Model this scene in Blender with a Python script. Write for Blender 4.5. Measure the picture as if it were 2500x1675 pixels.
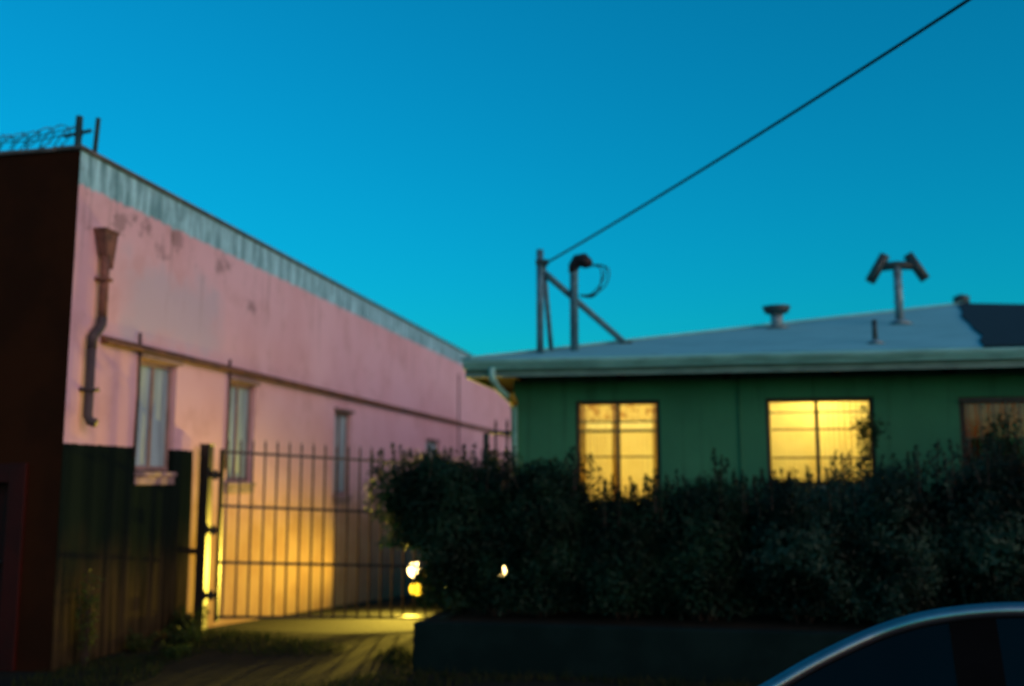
import bpy, math, random
import numpy as np
from mathutils import Vector, Matrix

# ---------------------------------------------------------------- camera
for o in list(bpy.data.objects):
    bpy.data.objects.remove(o)
scene = bpy.context.scene
COL = scene.collection
R = math.radians
CAM_Z, YAW, PITCH, FPX = 1.75, R(10.8), R(7.8), 2460.0      # 2500 px wide photograph
cam = bpy.data.cameras.new('camera')
cam.sensor_width = 36.0
cam.lens = 36.0 * FPX / 2500.0
cam.clip_end = 2000.0
cam.dof.use_dof = True                                      # hand-held, wide open, focused a little short
cam.dof.focus_distance = 4.3
cam.dof.aperture_fstop = 1.05
camo = bpy.data.objects.new('camera', cam)
COL.objects.link(camo)
camo.location = (0, 0, CAM_Z)
camo.rotation_euler = (R(90) + PITCH, 0, YAW)
scene.camera = camo

# ---------------------------------------------------------------- world, sun, exposure
SUN_EL, SUN_AZ = R(7), R(119)          # compass azimuth, from +Y (ahead) clockwise to +X (right)
world = bpy.data.worlds.new('World')
scene.world = world
world.use_nodes = True
wn, wl = world.node_tree.nodes, world.node_tree.links
bgn = wn['Background']
sky = wn.new('ShaderNodeTexSky')
sky.sky_type = 'NISHITA'
sky.sun_disc = False
sky.sun_elevation = R(2)
sky.sun_rotation = SUN_AZ
sky.ozone_density = 6.0
sky.air_density = 1.0
sky.dust_density = 0.0
tint = wn.new('ShaderNodeMix')
tint.data_type = 'RGBA'
tint.blend_type = 'MULTIPLY'
tint.inputs[0].default_value = 1.0
tint.inputs[7].default_value = (0.12, 1.74, 0.93, 1)         # dusk on cool slide film: hardly any red
wl.new(sky.outputs[0], tint.inputs[6])
wl.new(tint.outputs[2], bgn.inputs[0])
bgn.inputs[1].default_value = 0.15

sun = bpy.data.lights.new('sun', 'SUN')
sun.energy = 0.74
sun.angle = R(70)                                           # the sun is down: a broad warm afterglow
sun.color = (1.0, 0.42, 0.30)
suno = bpy.data.objects.new('sun', sun)
COL.objects.link(suno)
sd = Vector((math.sin(SUN_AZ) * math.cos(SUN_EL), math.cos(SUN_AZ) * math.cos(SUN_EL), math.sin(SUN_EL)))
suno.rotation_euler = sd.to_track_quat('Z', 'Y').to_euler()
suno.location = (20, -20, 20)

scene.view_settings.view_transform = 'Standard'
scene.view_settings.look = 'None'
scene.view_settings.exposure = 1.85
scene.view_settings.gamma = 1.0
scene.view_settings.use_curve_mapping = False

# ---------------------------------------------------------------- pixel -> place
_F = Vector((-math.sin(YAW) * math.cos(PITCH), math.cos(YAW) * math.cos(PITCH), math.sin(PITCH)))
_R = Vector((math.cos(YAW), math.sin(YAW), 0))
_U = _R.cross(_F)
CAMP = Vector((0, 0, CAM_Z))


def ray(px, py):
    return _F + _R * ((px - 1250) / FPX) - _U * ((py - 837.5) / FPX)


def P(px, py, ax, v):
    d = ray(px, py)
    i = 'XYZ'.index(ax)
    return CAMP + d * ((v - CAMP[i]) / d[i])


def ground_z(y):
    """yard level at the front, the drive falls away gently behind the gate line"""
    return -0.06 * min(max(y - 11.4, 0.0), 9.0)


# ---------------------------------------------------------------- mesh helpers
class MB:
    def __init__(s):
        s.v, s.f = [], []

    def add(s, vs, fs):
        n = len(s.v)
        s.v += [tuple(a) for a in vs]
        s.f += [tuple(i + n for i in f) for f in fs]

    def quad(s, a, b, c, d):
        s.add([a, b, c, d], [(0, 1, 2, 3)])

    def box(s, x0, x1, y0, y1, z0, z1):
        s.add([(x0, y0, z0), (x1, y0, z0), (x1, y1, z0), (x0, y1, z0), (x0, y0, z1), (x1, y0, z1), (x1, y1, z1), (x0, y1, z1)],
              [(0, 3, 2, 1), (4, 5, 6, 7), (0, 1, 5, 4), (1, 2, 6, 5), (2, 3, 7, 6), (3, 0, 4, 7)])

    def bar(s, a, b, w, h=None, up=(0, 0, 1)):
        """square bar from a to b"""
        h = w if h is None else h
        a, b = Vector(a), Vector(b)
        d = (b - a).normalized()
        u = Vector(up)
        if abs(d.dot(u)) > 0.95:
            u = Vector((0, 1, 0))
        sx = d.cross(u).normalized() * (w / 2)
        sy = sx.cross(d).normalized() * (h / 2)
        vs = [a - sx - sy, a + sx - sy, a + sx + sy, a - sx + sy, b - sx - sy, b + sx - sy, b + sx + sy, b - sx + sy]
        s.add(vs, [(0, 3, 2, 1), (4, 5, 6, 7), (0, 1, 5, 4), (1, 2, 6, 5), (2, 3, 7, 6), (3, 0, 4, 7)])

    def tube(s, pts, r, n=8, cap=True):
        """tube along pts; r a number or one radius per point"""
        pts = [Vector(p) for p in pts]
        rs = r if isinstance(r, (list, tuple)) else [r] * len(pts)
        base = len(s.v)
        ref = None
        for i, p in enumerate(pts):
            d = (pts[min(i + 1, len(pts) - 1)] - pts[max(i - 1, 0)]).normalized()
            if ref is None:
                ref = Vector((0, 0, 1)) if abs(d.z) < 0.9 else Vector((1, 0, 0))
            sx = d.cross(ref).normalized()
            sy = sx.cross(d).normalized()
            ref = sy
            for k in range(n):
                a = 2 * math.pi * k / n
                s.v.append(tuple(p + sx * math.cos(a) * rs[i] + sy * math.sin(a) * rs[i]))
        for i in range(len(pts) - 1):
            for k in range(n):
                a, b = base + i * n + k, base + i * n + (k + 1) % n
                s.f.append((a, b, b + n, a + n))
        if cap:
            s.f.append(tuple(base + k for k in reversed(range(n))))
            e = base + (len(pts) - 1) * n
            s.f.append(tuple(e + k for k in range(n)))

    def build(s, name, mat, parent=None, smooth=False, bevel=0.0):
        me = bpy.data.meshes.new(name)
        me.from_pydata(s.v, [], s.f)
        me.update()
        if smooth:
            for p in me.polygons:
                p.use_smooth = True
        return link(name, me, mat, parent, bevel)


def link(name, me, mat, parent=None, bevel=0.0):
    if mat is not None and not me.materials:
        me.materials.append(mat)
    o = bpy.data.objects.new(name, me)
    COL.objects.link(o)
    if parent is not None:
        o.parent = parent
        o.matrix_parent_inverse = Matrix.Translation(-world_loc(parent))
    if bevel:
        m = o.modifiers.new('bevel', 'BEVEL')
        m.width = bevel
        m.segments = 2
        m.limit_method = 'ANGLE'
    return o


def world_loc(o):
    l = Vector(o.location)
    return l            # parents are unrotated; part meshes are written in world coordinates


def empty(name, label, cat, loc=(0, 0, 0), group=None):
    o = bpy.data.objects.new(name, None)
    o.empty_display_size = 0.2
    COL.objects.link(o)
    o.location = loc
    return tag(o, label, cat, group)


def tag(o, label, cat, group=None):
    o['label'] = label
    o['category'] = cat
    if group:
        o['group'] = group
    return o


def struct(o):
    o['kind'] = 'structure'
    return o


# ---------------------------------------------------------------- materials
class NT:
    def __init__(s, name):
        s.m = bpy.data.materials.new(name)
        s.m.use_nodes = True
        s.n, s.l = s.m.node_tree.nodes, s.m.node_tree.links
        s.bsdf = s.n['Principled BSDF']
        s.out = s.n['Material Output']
        g = s.n.new('ShaderNodeNewGeometry')
        s.pos = g.outputs['Position']

    def set(s, inp, v):
        if hasattr(v, 'is_linked') or isinstance(v, bpy.types.NodeSocket):
            s.l.new(v, inp)
        else:
            inp.default_value = v

    def math(s, op, a, b=0.0, clamp=False):
        m = s.n.new('ShaderNodeMath')
        m.operation = op
        m.use_clamp = clamp
        s.set(m.inputs[0], a)
        s.set(m.inputs[1], b)
        return m.outputs[0]

    def sep(s, v):
        m = s.n.new('ShaderNodeSeparateXYZ')
        s.l.new(v, m.inputs[0])
        return m.outputs

    def scale(s, v, sc, loc=(0, 0, 0)):
        m = s.n.new('ShaderNodeMapping')
        s.l.new(v, m.inputs[0])
        m.inputs['Scale'].default_value = sc
        m.inputs['Location'].default_value = loc
        return m.outputs[0]

    def noise(s, v, sc=1.0, det=4.0, rough=0.55):
        m = s.n.new('ShaderNodeTexNoise')
        s.l.new(v, m.inputs['Vector'])
        m.inputs['Scale'].default_value = sc
        m.inputs['Detail'].default_value = det
        m.inputs['Roughness'].default_value = rough
        return m.outputs[0]

    def step(s, v, lo, hi):
        m = s.n.new('ShaderNodeMapRange')
        m.interpolation_type = 'SMOOTHSTEP'
        s.set(m.inputs[0], v)
        m.inputs[1].default_value = lo
        m.inputs[2].default_value = hi
        return m.outputs[0]

    def mix(s, f, a, b, mode='MIX'):
        m = s.n.new('ShaderNodeMix')
        m.data_type = 'RGBA'
        m.blend_type = mode
        s.set(m.inputs[0], f)
        s.set(m.inputs[6], a if not isinstance(a, tuple) else (*a, 1)[:4])
        s.set(m.inputs[7], b if not isinstance(b, tuple) else (*b, 1)[:4])
        return m.outputs[2]

    def bump(s, h, strength=0.3, dist=0.01):
        m = s.n.new('ShaderNodeBump')
        m.inputs['Strength'].default_value = strength
        m.inputs['Distance'].default_value = dist
        s.l.new(h, m.inputs['Height'])
        s.l.new(m.outputs[0], s.bsdf.inputs['Normal'])

    def done(s, col, rough=0.8, metal=0.0, spec=0.4):
        s.set(s.bsdf.inputs['Base Color'], col if not isinstance(col, tuple) else (*col, 1)[:4])
        s.set(s.bsdf.inputs['Roughness'], rough)
        s.bsdf.inputs['Metallic'].default_value = metal
        s.bsdf.inputs['Specular IOR Level'].default_value = spec
        return s.m


def simple(name, a, b=None, sc=6.0, rough=0.8, metal=0.0, spec=0.4, bump=0.0, bsc=60.0, stretch=(1, 1, 1), lo=.35, hi=.65):
    t = NT(name)
    b = b or tuple(c * 0.7 for c in a)
    v = t.scale(t.pos, stretch)
    c = t.mix(t.step(t.noise(v, sc), lo, hi), a, b)
    if bump:
        t.bump(t.noise(t.pos, bsc, 3), bump, 0.01)
    return t.done(c, rough, metal, spec)


M = {}


def wall_paint():
    t = NT('pink_wall_paint')
    x, y, z = t.sep(t.pos)
    n_big = t.noise(t.pos, 0.55, 4)
    n_mid = t.noise(t.pos, 2.3, 5)
    n_fine = t.noise(t.pos, 9.0, 5, 0.65)
    streak = t.noise(t.scale(t.pos, (1, 5.5, 0.35)), 1.0, 4, 0.6)
    streak2 = t.noise(t.scale(t.pos, (1, 14, 0.6)), 1.0, 3, 0.6)
    pink = t.mix(t.step(n_big, .35, .65), (.66, .415, .435), (.72, .49, .525))
    pink = t.mix(t.math('MULTIPLY', t.step(n_mid, .50, .72), .35), pink, (.46, .27, .25))
    # repainted lavender-white patch between downpipe and belt course
    py_ = t.math('ABSOLUTE', t.math('SUBTRACT', y, 10.6))
    pz_ = t.math('ABSOLUTE', t.math('SUBTRACT', z, 3.72))
    wob = t.math('MULTIPLY', t.math('SUBTRACT', n_mid, .5), .9)
    patch = t.math('MULTIPLY', t.step(t.math('ADD', py_, wob), 1.35, .75), t.step(t.math('ADD', pz_, wob), .62, .22))
    pink = t.mix(t.math('MULTIPLY', patch, .75), pink, (.50, .47, .53))
    # rain streaks running down from the parapet
    drip = t.math('MULTIPLY', t.step(streak2, .56, .72), t.step(t.math('ADD', z, t.math('MULTIPLY', streak, 1.6)), 4.1, 5.2))
    pink = t.mix(t.math('MULTIPLY', drip, .65), pink, (.27, .18, .16))
    # blotches where creeper was torn off
    spots = None
    for (sx, sy, sr) in ((294, 540, .15), (300, 552, .10), (358, 558, .12), (433, 580, .16), (440, 596, .10), (395, 611, .13), (540, 646, .15), (556, 652, .10), (612, 748, .13), (300, 470, .16), (740, 560, .25)):
        c = P(sx, sy, 'X', -6.0)
        dy = t.math('SUBTRACT', y, c.y)
        dz = t.math('SUBTRACT', z, c.z)
        dd_ = t.math('SQRT', t.math('ADD', t.math('MULTIPLY', dy, dy), t.math('MULTIPLY', dz, dz)))
        sp_ = t.step(t.math('ADD', dd_, t.math('MULTIPLY', t.math('SUBTRACT', t.noise(t.pos, 6.5, 5, .7), .5), .65)), sr + .02, sr - .09)
        spots = sp_ if spots is None else t.math('MAXIMUM', spots, sp_)
    bl = t.math('MULTIPLY', t.step(t.noise(t.scale(t.pos, (1, 1.1, 1.3), (0, .4, .2)), 2.7, 6, .7), .62, .70),
                t.math('MULTIPLY', t.step(z, 3.9, 4.2), t.step(y, 14.5, 12.0)))
    pink = t.mix(t.math('MULTIPLY', t.math('MAXIMUM', bl, spots), .5), pink, (.13, .10, .085))
    # bare weathered render along the parapet
    edge = t.math('ADD', z, t.math('MULTIPLY', t.math('SUBTRACT', streak2, .5), .12))
    band = t.step(edge, 4.635, 4.685)
    streak3 = t.noise(t.scale(t.pos, (1, 9, 1.4)), 1.0, 5, .65)
    grey = t.mix(t.step(streak3, .36, .62), (.38, .76, .82), (.14, .33, .36))
    grey = t.mix(t.math('MULTIPLY', t.step(n_fine, .55, .72), .6), grey, (.10, .16, .15))
    col = t.mix(band, pink, grey)
    # dark painted base; lower and softer behind the gate, with headlight glow painted in
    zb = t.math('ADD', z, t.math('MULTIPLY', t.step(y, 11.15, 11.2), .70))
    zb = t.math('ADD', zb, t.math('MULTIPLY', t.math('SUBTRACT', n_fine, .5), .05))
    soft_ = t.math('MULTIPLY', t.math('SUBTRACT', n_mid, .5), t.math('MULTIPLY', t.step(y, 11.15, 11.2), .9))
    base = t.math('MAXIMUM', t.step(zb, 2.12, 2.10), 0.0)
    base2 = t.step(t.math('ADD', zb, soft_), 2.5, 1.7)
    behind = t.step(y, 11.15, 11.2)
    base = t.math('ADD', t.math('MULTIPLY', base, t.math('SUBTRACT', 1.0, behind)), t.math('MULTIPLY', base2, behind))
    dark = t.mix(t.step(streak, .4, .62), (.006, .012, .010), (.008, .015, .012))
    low = t.mix(t.step(streak2, .4, .62), (.050, .040, .018), (.018, .016, .009))  # foot of the base: amber headlight glow painted in, streaked
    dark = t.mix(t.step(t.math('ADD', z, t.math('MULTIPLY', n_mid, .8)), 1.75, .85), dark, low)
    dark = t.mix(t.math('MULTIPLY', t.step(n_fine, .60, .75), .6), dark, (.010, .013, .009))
    deep = t.mix(t.step(n_mid, .4, .6), (.46, .285, .17), (.52, .34, .21))  # orange headlight glow painted into the wall behind the gate
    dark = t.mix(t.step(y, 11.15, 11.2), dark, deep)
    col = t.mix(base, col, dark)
    t.bump(t.noise(t.pos, 38, 4, .6), .35, .012)
    return t.done(col, .95, 0, .0)


def make_materials():
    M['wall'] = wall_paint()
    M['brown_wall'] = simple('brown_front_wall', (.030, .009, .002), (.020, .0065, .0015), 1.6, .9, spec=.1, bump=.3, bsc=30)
    M['red_door'] = simple('red_door_paint', (.035, .003, .001), (.024, .0025, .001), 3, .6, spec=.2)
    M['cap'] = simple('coping_metal', (.13, .14, .13), (.06, .065, .06), 5, .7)
    M['tar'] = simple('tar_roof', (.04, .04, .04), None, 3, .95)
    M['rust'] = simple('rusty_iron', (.24, .11, .075), (.11, .06, .045), 7, .85, .0, .3, .3, 50)
    M['rustline'] = simple('rust_stained_ledge', (.22, .105, .05), (.10, .055, .035), 3.0, .85, 0, .3, .3, 40, (1, 1.5, 1))
    M['dark_pipe'] = simple('dark_painted_pipe', (.05, .04, .04), (.085, .06, .055), 8, .7)
    M['board'] = simple('grey_blue_window_board', (.34, .50, .52), (.23, .33, .35), 2.0, .6, stretch=(1, 4, .6), spec=.4)
    M['wframe'] = simple('faded_window_frame', (.30, .20, .18), (.20, .14, .12), 6, .8)
    M['sill'] = simple('stained_sill', (.36, .25, .24), (.22, .16, .15), 5, .85)
    M['iron'] = simple('black_iron', (.012, .012, .012), (.025, .016, .010), 20, .38, 0, .5)
    M['galv'] = simple('galvanised_steel', (.20, .34, .36), (.12, .20, .21), 12, .5, .3, .5)
    M['galvd'] = simple('weathered_steel', (.035, .08, .08), (.02, .045, .045), 12, .6, .2, .5)
    M['wire'] = simple('wire_insulation', (.012, .012, .014), None, 10, .6)
    M['mast'] = simple('grey_steel_conduit', (.09, .25, .30), (.05, .15, .18), 12, .55, .2)
    t = NT('green_stucco')
    x, y, z = t.sep(t.pos)
    c = t.mix(t.step(t.noise(t.pos, .9, 4), .35, .65), (.056, .24, .122), (.045, .195, .102))
    c = t.mix(t.math('MULTIPLY', t.step(t.noise(t.scale(t.pos, (7, 1, .45)), 1.0, 4, .6), .52, .70), .45), c, (.022, .075, .045))
    c = t.mix(t.math('MULTIPLY', t.step(t.noise(t.pos, 13, 5, .7), .58, .72), .35), c, (.075, .24, .15))
    t.bump(t.noise(t.pos, 45, 4, .6), .6, .012)
    M['green'] = t.done(c, .92, 0, .1)
    M['trim'] = simple('grey_green_trim', (.16, .30, .24), (.10, .20, .17), 6, .6, stretch=(.6, 1, 3))
    M['gutter'] = simple('painted_gutter', (.24, .60, .52), (.16, .42, .36), 5, .5, 0, .5, stretch=(.5, 1, 2))
    M['soffit'] = simple('brown_soffit', (.020, .005, .003), (.014, .004, .002), 5, .9, spec=.1)
    M['vinyl'] = simple('dark_window_frame', (.05, .028, .014), (.035, .02, .012), 9, .6)
    M['muntin'] = simple('window_bar_paint', (.16, .11, .045), None, 9, .6)
    M['plaster'] = simple('cream_room_plaster', (.78, .70, .50), (.74, .66, .46), 2, .9)
    M['soil'] = simple('yard_soil', (.010, .013, .009), (.016, .018, .010), 3, .95, spec=.1, bump=.6, bsc=18)
    M['asphalt'] = simple('asphalt', (.035, .035, .036), (.05, .05, .05), 9, .9, spec=.2, bump=.4, bsc=120)
    M['concrete'] = simple('old_concrete', (.13, .12, .10), (.085, .08, .068), 3, .92, spec=.2, bump=.3, bsc=60)
    M['drive'] = simple('dirt_drive', (.020, .018, .009), (.010, .011, .006), 4, .95, spec=.1, bump=.6, bsc=25)
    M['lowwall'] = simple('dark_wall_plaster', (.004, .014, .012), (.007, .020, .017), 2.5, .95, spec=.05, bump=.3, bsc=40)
    M['bark'] = simple('bark', (.035, .025, .016), None, 14, .95)
    M['paint'] = None
    t = NT('white_coated_roof')
    x, y, z = t.sep(t.pos)
    course = t.math('FRACT', t.math('MULTIPLY', y, 6.2))
    c = t.mix(t.step(t.noise(t.scale(t.pos, (.7, 2.5, 1)), 2.2, 5), .35, .68), (.17, .52, .53), (.13, .43, .44))
    c = t.mix(t.math('MULTIPLY', t.step(t.noise(t.pos, 7, 5, .7), .58, .72), .5), c, (.12, .32, .33))
    c = t.mix(t.math('MULTIPLY', t.step(course, .86, .98), .3), c, (.25, .26, .25))
    t.bump(course, .4, .01)
    M['roof'] = t.done(c, .85, 0, .2)
    t = NT('dark_asphalt_shingle')
    x, y, z = t.sep(t.pos)
    course = t.math('FRACT', t.math('MULTIPLY', y, 6.2))
    c = t.mix(t.step(t.noise(t.scale(t.pos, (4, 6, 1)), 2.5, 4), .35, .68), (.006, .026, .032), (.010, .038, .045))
    c = t.mix(t.math('MULTIPLY', t.step(course, .86, .98), .5), c, (.003, .012, .015))
    t.bump(course, .5, .01)
    M['shingle'] = t.done(c, .9, 0, .2)
    # foliage: front and transmitted light
    for nm, a, b, ro in (('leaf', (.004, .018, .009), (.014, .052, .026), .55), ('leaf_grey', (.003, .013, .007), (.034, .088, .058), .5),
                         ('leaf_weed', (.022, .045, .010), (.045, .065, .016), .7), ('grass', (.014, .030, .008), (.035, .045, .012), .85)):
        t = NT(nm)
        c = t.mix(t.step(t.noise(t.pos, 2.2, 4, .6), .36, .66), a, b)
        t.done(c, ro, 0, .14)
        tr = t.n.new('ShaderNodeBsdfTranslucent')
        t.l.new(c, tr.inputs[0])
        ms = t.n.new('ShaderNodeMixShader')
        ms.inputs[0].default_value = .3
        t.l.new(t.bsdf.outputs[0], ms.inputs[1])
        t.l.new(tr.outputs[0], ms.inputs[2])
        t.l.new(ms.outputs[0], t.out.inputs[0])
        M[nm] = t.m
    # curtains: cloth that lets the room light through
    for nm, a, b, sc in (('sheer', (.90, .80, .50), (.84, .72, .42), 3.0), ('valance', (.86, .72, .40), (.55, .33, .12), 11.0),
                         ('gleam', (.98, .93, .72), (.97, .90, .66), 3.0), ('dark_cloth', (.05, .03, .015), (.035, .02, .01), 3.0), ('orange_cloth', (.42, .21, .10), (.30, .15, .07), 3.0)):  # the palest cloth carries painted room light
        t = NT(nm)
        nz = t.noise(t.pos, sc, 3)
        c = t.mix(t.step(nz, .52, .62) if nm == 'valance' else t.step(nz, .35, .65), a, b)
        t.done(c, .9, 0, .1)
        tr = t.n.new('ShaderNodeBsdfTranslucent')
        t.l.new(c, tr.inputs[0])
        ms = t.n.new('ShaderNodeMixShader')
        ms.inputs[0].default_value = .65
        t.l.new(t.bsdf.outputs[0], ms.inputs[1])
        t.l.new(tr.outputs[0], ms.inputs[2])
        t.l.new(ms.outputs[0], t.out.inputs[0])
        M[nm] = t.m
    t = NT('doubled_drape_cloth')
    c = t.mix(t.step(t.noise(t.pos, 14, 3), .4, .6), (.62, .44, .13), (.50, .33, .09))
    t.done(c, .9, 0, .1)
    tr = t.n.new('ShaderNodeBsdfTranslucent')
    t.l.new(c, tr.inputs[0])
    ms = t.n.new('ShaderNodeMixShader')
    ms.inputs[0].default_value = .6
    t.l.new(t.bsdf.outputs[0], ms.inputs[1])
    t.l.new(tr.outputs[0], ms.inputs[2])
    t.l.new(ms.outputs[0], t.out.inputs[0])
    M['drape'] = t.m
    # window glass: clear, thin
    t = NT('window_glass')
    gl = t.n.new('ShaderNodeBsdfGlossy')
    gl.inputs['Roughness'].default_value = .03
    tp = t.n.new('ShaderNodeBsdfTransparent')
    tp.inputs[0].default_value = (.93, .95, .93, 1)
    fr = t.n.new('ShaderNodeFresnel')
    fr.inputs[0].default_value = 1.45
    ms = t.n.new('ShaderNodeMixShader')
    t.l.new(fr.outputs[0], ms.inputs[0])
    t.l.new(tp.outputs[0], ms.inputs[1])
    t.l.new(gl.outputs[0], ms.inputs[2])
    t.l.new(ms.outputs[0], t.out.inputs[0])
    M['glass'] = t.m
    # cars
    t = NT('dark_blue_car_paint')
    t.done(t.mix(t.step(t.noise(t.pos, 3, 2), .3, .7), (.020, .024, .030), (.022, .027, .034)), .22, .35, .5)
    t.bsdf.inputs['Coat Weight'].default_value = 1.0
    t.bsdf.inputs['Coat Roughness'].default_value = .04
    M['car_blue'] = t.m
    t = NT('black_car_paint')
    t.done(t.mix(t.step(t.noise(t.pos, 3, 2), .3, .7), (.012, .012, .013), (.015, .015, .015)), .3, .2, .5)
    t.bsdf.inputs['Coat Weight'].default_value = 1.0
    M['car_black'] = t.m
    M['canvas'] = simple('black_soft_top_canvas', (.0012, .0028, .0026), None, 90, .95, spec=.0, bump=.3, bsc=400)
    M['chrome'] = simple('dulled_chrome', (.34, .36, .37), (.28, .30, .31), 8, .3, 1.0)
    M['car_glass'] = simple('tinted_car_glass', (.002, .003, .003), None, 2, .06, 0, .16)
    M['rubber'] = simple('tyre_rubber', (.012, .012, .012), None, 20, .9, spec=.2)
    M['alloy'] = simple('alloy_rim', (.35, .35, .36), None, 10, .3, .8)
    M['black_trim'] = simple('black_plastic', (.0015, .0025, .003), None, 10, .8, 0, .05)
    M['lamp_off'] = simple('clear_lamp_lens', (.25, .25, .26), None, 10, .1)
    M['red_lens'] = simple('red_lamp_lens', (.20, .008, .006), None, 10, .15)
    for nm, c, s in (('headlight_on', (1.0, .66, .22), 5.0), ('fog_on', (1.0, .55, .02), 1.6)):
        t = NT(nm)
        t.done((.1, .08, .03), .3)
        t.bsdf.inputs['Emission Color'].default_value = (*c, 1)
        t.bsdf.inputs['Emission Strength'].default_value = s
        M[nm] = t.m


make_materials()
rng = random.Random(11)
nrng = np.random.default_rng(5)


# ---------------------------------------------------------------- the ground
def profile_sheet(name, mat, prof, x0, x1, nx=1, jitter=None):
    b = MB()
    xs = [x0 + (x1 - x0) * i / nx for i in range(nx + 1)]
    for y, z in prof:
        for x in xs:
            b.v.append((x, y, z))
    w = nx + 1
    for j in range(len(prof) - 1):
        for i in range(nx):
            a = j * w + i
            b.f.append((a, a + 1, a + 1 + w, a + w))
    return struct(b.build(name, mat))


ROAD_Z = -.128
GP = [(-400, ROAD_Z - .02), (5.29, ROAD_Z - .02), (5.31, -.012), (7.7, -.008), (8.5, 0.0), (11.4, 0.0), (20.4, -.54), (60, -.54), (700, -.54)]
profile_sheet('ground', M['soil'], GP, -500, 500)
profile_sheet('road', M['asphalt'], [(-6.0, ROAD_Z), (5.1, ROAD_Z)], -120, 120)
b = MB(); b.box(-120, 120, 5.1, 5.26, ROAD_Z - .015, .004); struct(b.build('kerb', M['concrete'], bevel=.015))
profile_sheet('sidewalk', M['concrete'], [(6.3, .002), (7.7, .004)], -120, 120)
profile_sheet('driveway', M['drive'], [(7.704, .003), (8.5, .006), (11.4, .006), (20.4, -.534), (33, -.534)], -5.6, -2.75)

BED_Z = .38
b = MB(); b.box(-2.56, 10.9, 9.52, 11.99, -.1, BED_Z); struct(b.build('raised_bed', M['soil']))
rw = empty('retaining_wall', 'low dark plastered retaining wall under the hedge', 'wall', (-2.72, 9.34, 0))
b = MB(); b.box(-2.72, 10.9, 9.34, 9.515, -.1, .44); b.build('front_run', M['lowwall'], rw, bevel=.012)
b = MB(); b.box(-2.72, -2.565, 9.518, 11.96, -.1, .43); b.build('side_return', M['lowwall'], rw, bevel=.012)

# ---------------------------------------------------------------- pink warehouse
XW = -6.0
YC, YF, ZT = 8.66, 34.0, 5.0


def wall_grid(b, us, vs, holes, mp, depth):
    """front face with rectangular holes and their reveals; mp(u, v, d) -> point"""
    U = sorted(set(us + [h[0] for h in holes] + [h[1] for h in holes]))
    V = sorted(set(vs + [h[2] for h in holes] + [h[3] for h in holes]))
    for i in range(len(U) - 1):
        for j in range(len(V) - 1):
            uc, vc = (U[i] + U[i + 1]) / 2, (V[j] + V[j + 1]) / 2
            if any(h[0] < uc < h[1] and h[2] < vc < h[3] for h in holes):
                continue
            b.quad(mp(U[i], V[j], 0), mp(U[i + 1], V[j], 0), mp(U[i + 1], V[j + 1], 0), mp(U[i], V[j + 1], 0))
            b.quad(mp(U[i], V[j], depth), mp(U[i], V[j + 1], depth), mp(U[i + 1], V[j + 1], depth), mp(U[i + 1], V[j], depth))
    for (a, c, d, e) in holes:
        b.quad(mp(a, d, 0), mp(c, d, 0), mp(c, d, depth), mp(a, d, depth))
        b.quad(mp(a, e, 0), mp(a, e, depth), mp(c, e, depth), mp(c, e, 0))
        b.quad(mp(a, d, 0), mp(a, d, depth), mp(a, e, depth), mp(a, e, 0))
        b.quad(mp(c, d, 0), mp(c, e, 0), mp(c, e, depth), mp(c, d, depth))


wh = empty('warehouse', 'long pink windowed warehouse with dark base and weathered parapet', 'building', (XW, YC, 0))
WIN = [(9.92, 10.70, 1.86, 3.07), (12.03, 12.80, 1.74, 3.03), (15.83, 16.62, 1.52, 2.90), (21.4, 22.6, 1.9, 2.68)]
DOOR = (27.0, 29.4, -.6, 2.62)
b = MB()
wall_grid(b, [YC, YF], [-.7, ZT], WIN + [DOOR], lambda u, v, d: (XW - d, u, v), .24)
b.quad((XW, YC, ZT), (XW, YF, ZT), (XW - .24, YF, ZT), (XW - .24, YC, ZT))
b.quad((XW, YF, -.7), (XW - .24, YF, -.7), (XW - .24, YF, ZT), (XW, YF, ZT))
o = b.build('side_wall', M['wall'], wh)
o['label'] = 'pink painted side wall with dark base and bare grey parapet band'
FD = (-7.56, -6.45, -.05, 1.82)
b = MB()
wall_grid(b, [-20.0, XW - .002], [-.3, ZT - .012], [FD], lambda u, v, d: (u, YC - .004 + d, v), .26)
o = b.build('front_wall', M['brown_wall'], wh)
o['label'] = 'dark brown street front'
b = MB(); b.box(-20.2, XW - .26, YF - .25, YF - .002, -.7, ZT - .02); b.box(-20.2, -20.002, YC, YF - .26, -.7, ZT - .02); b.build('rear_wall', M['brown_wall'], wh)
b = MB(); b.box(-20.0, XW - .25, YC + .27, YF - .27, 4.35, 4.5); b.build('roof_deck', M['tar'], wh)
b = MB(); b.box(XW - .27, XW + .035, YC - .03, YF, ZT + .002, ZT + .045); o = b.build('coping', M['cap'], wh, bevel=.008)
b = MB(); b.box(-20.1, XW - .272, YC - .035, YC + .28, ZT - .008, ZT + .035); b.build('coping', M['cap'], wh, bevel=.008)
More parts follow.
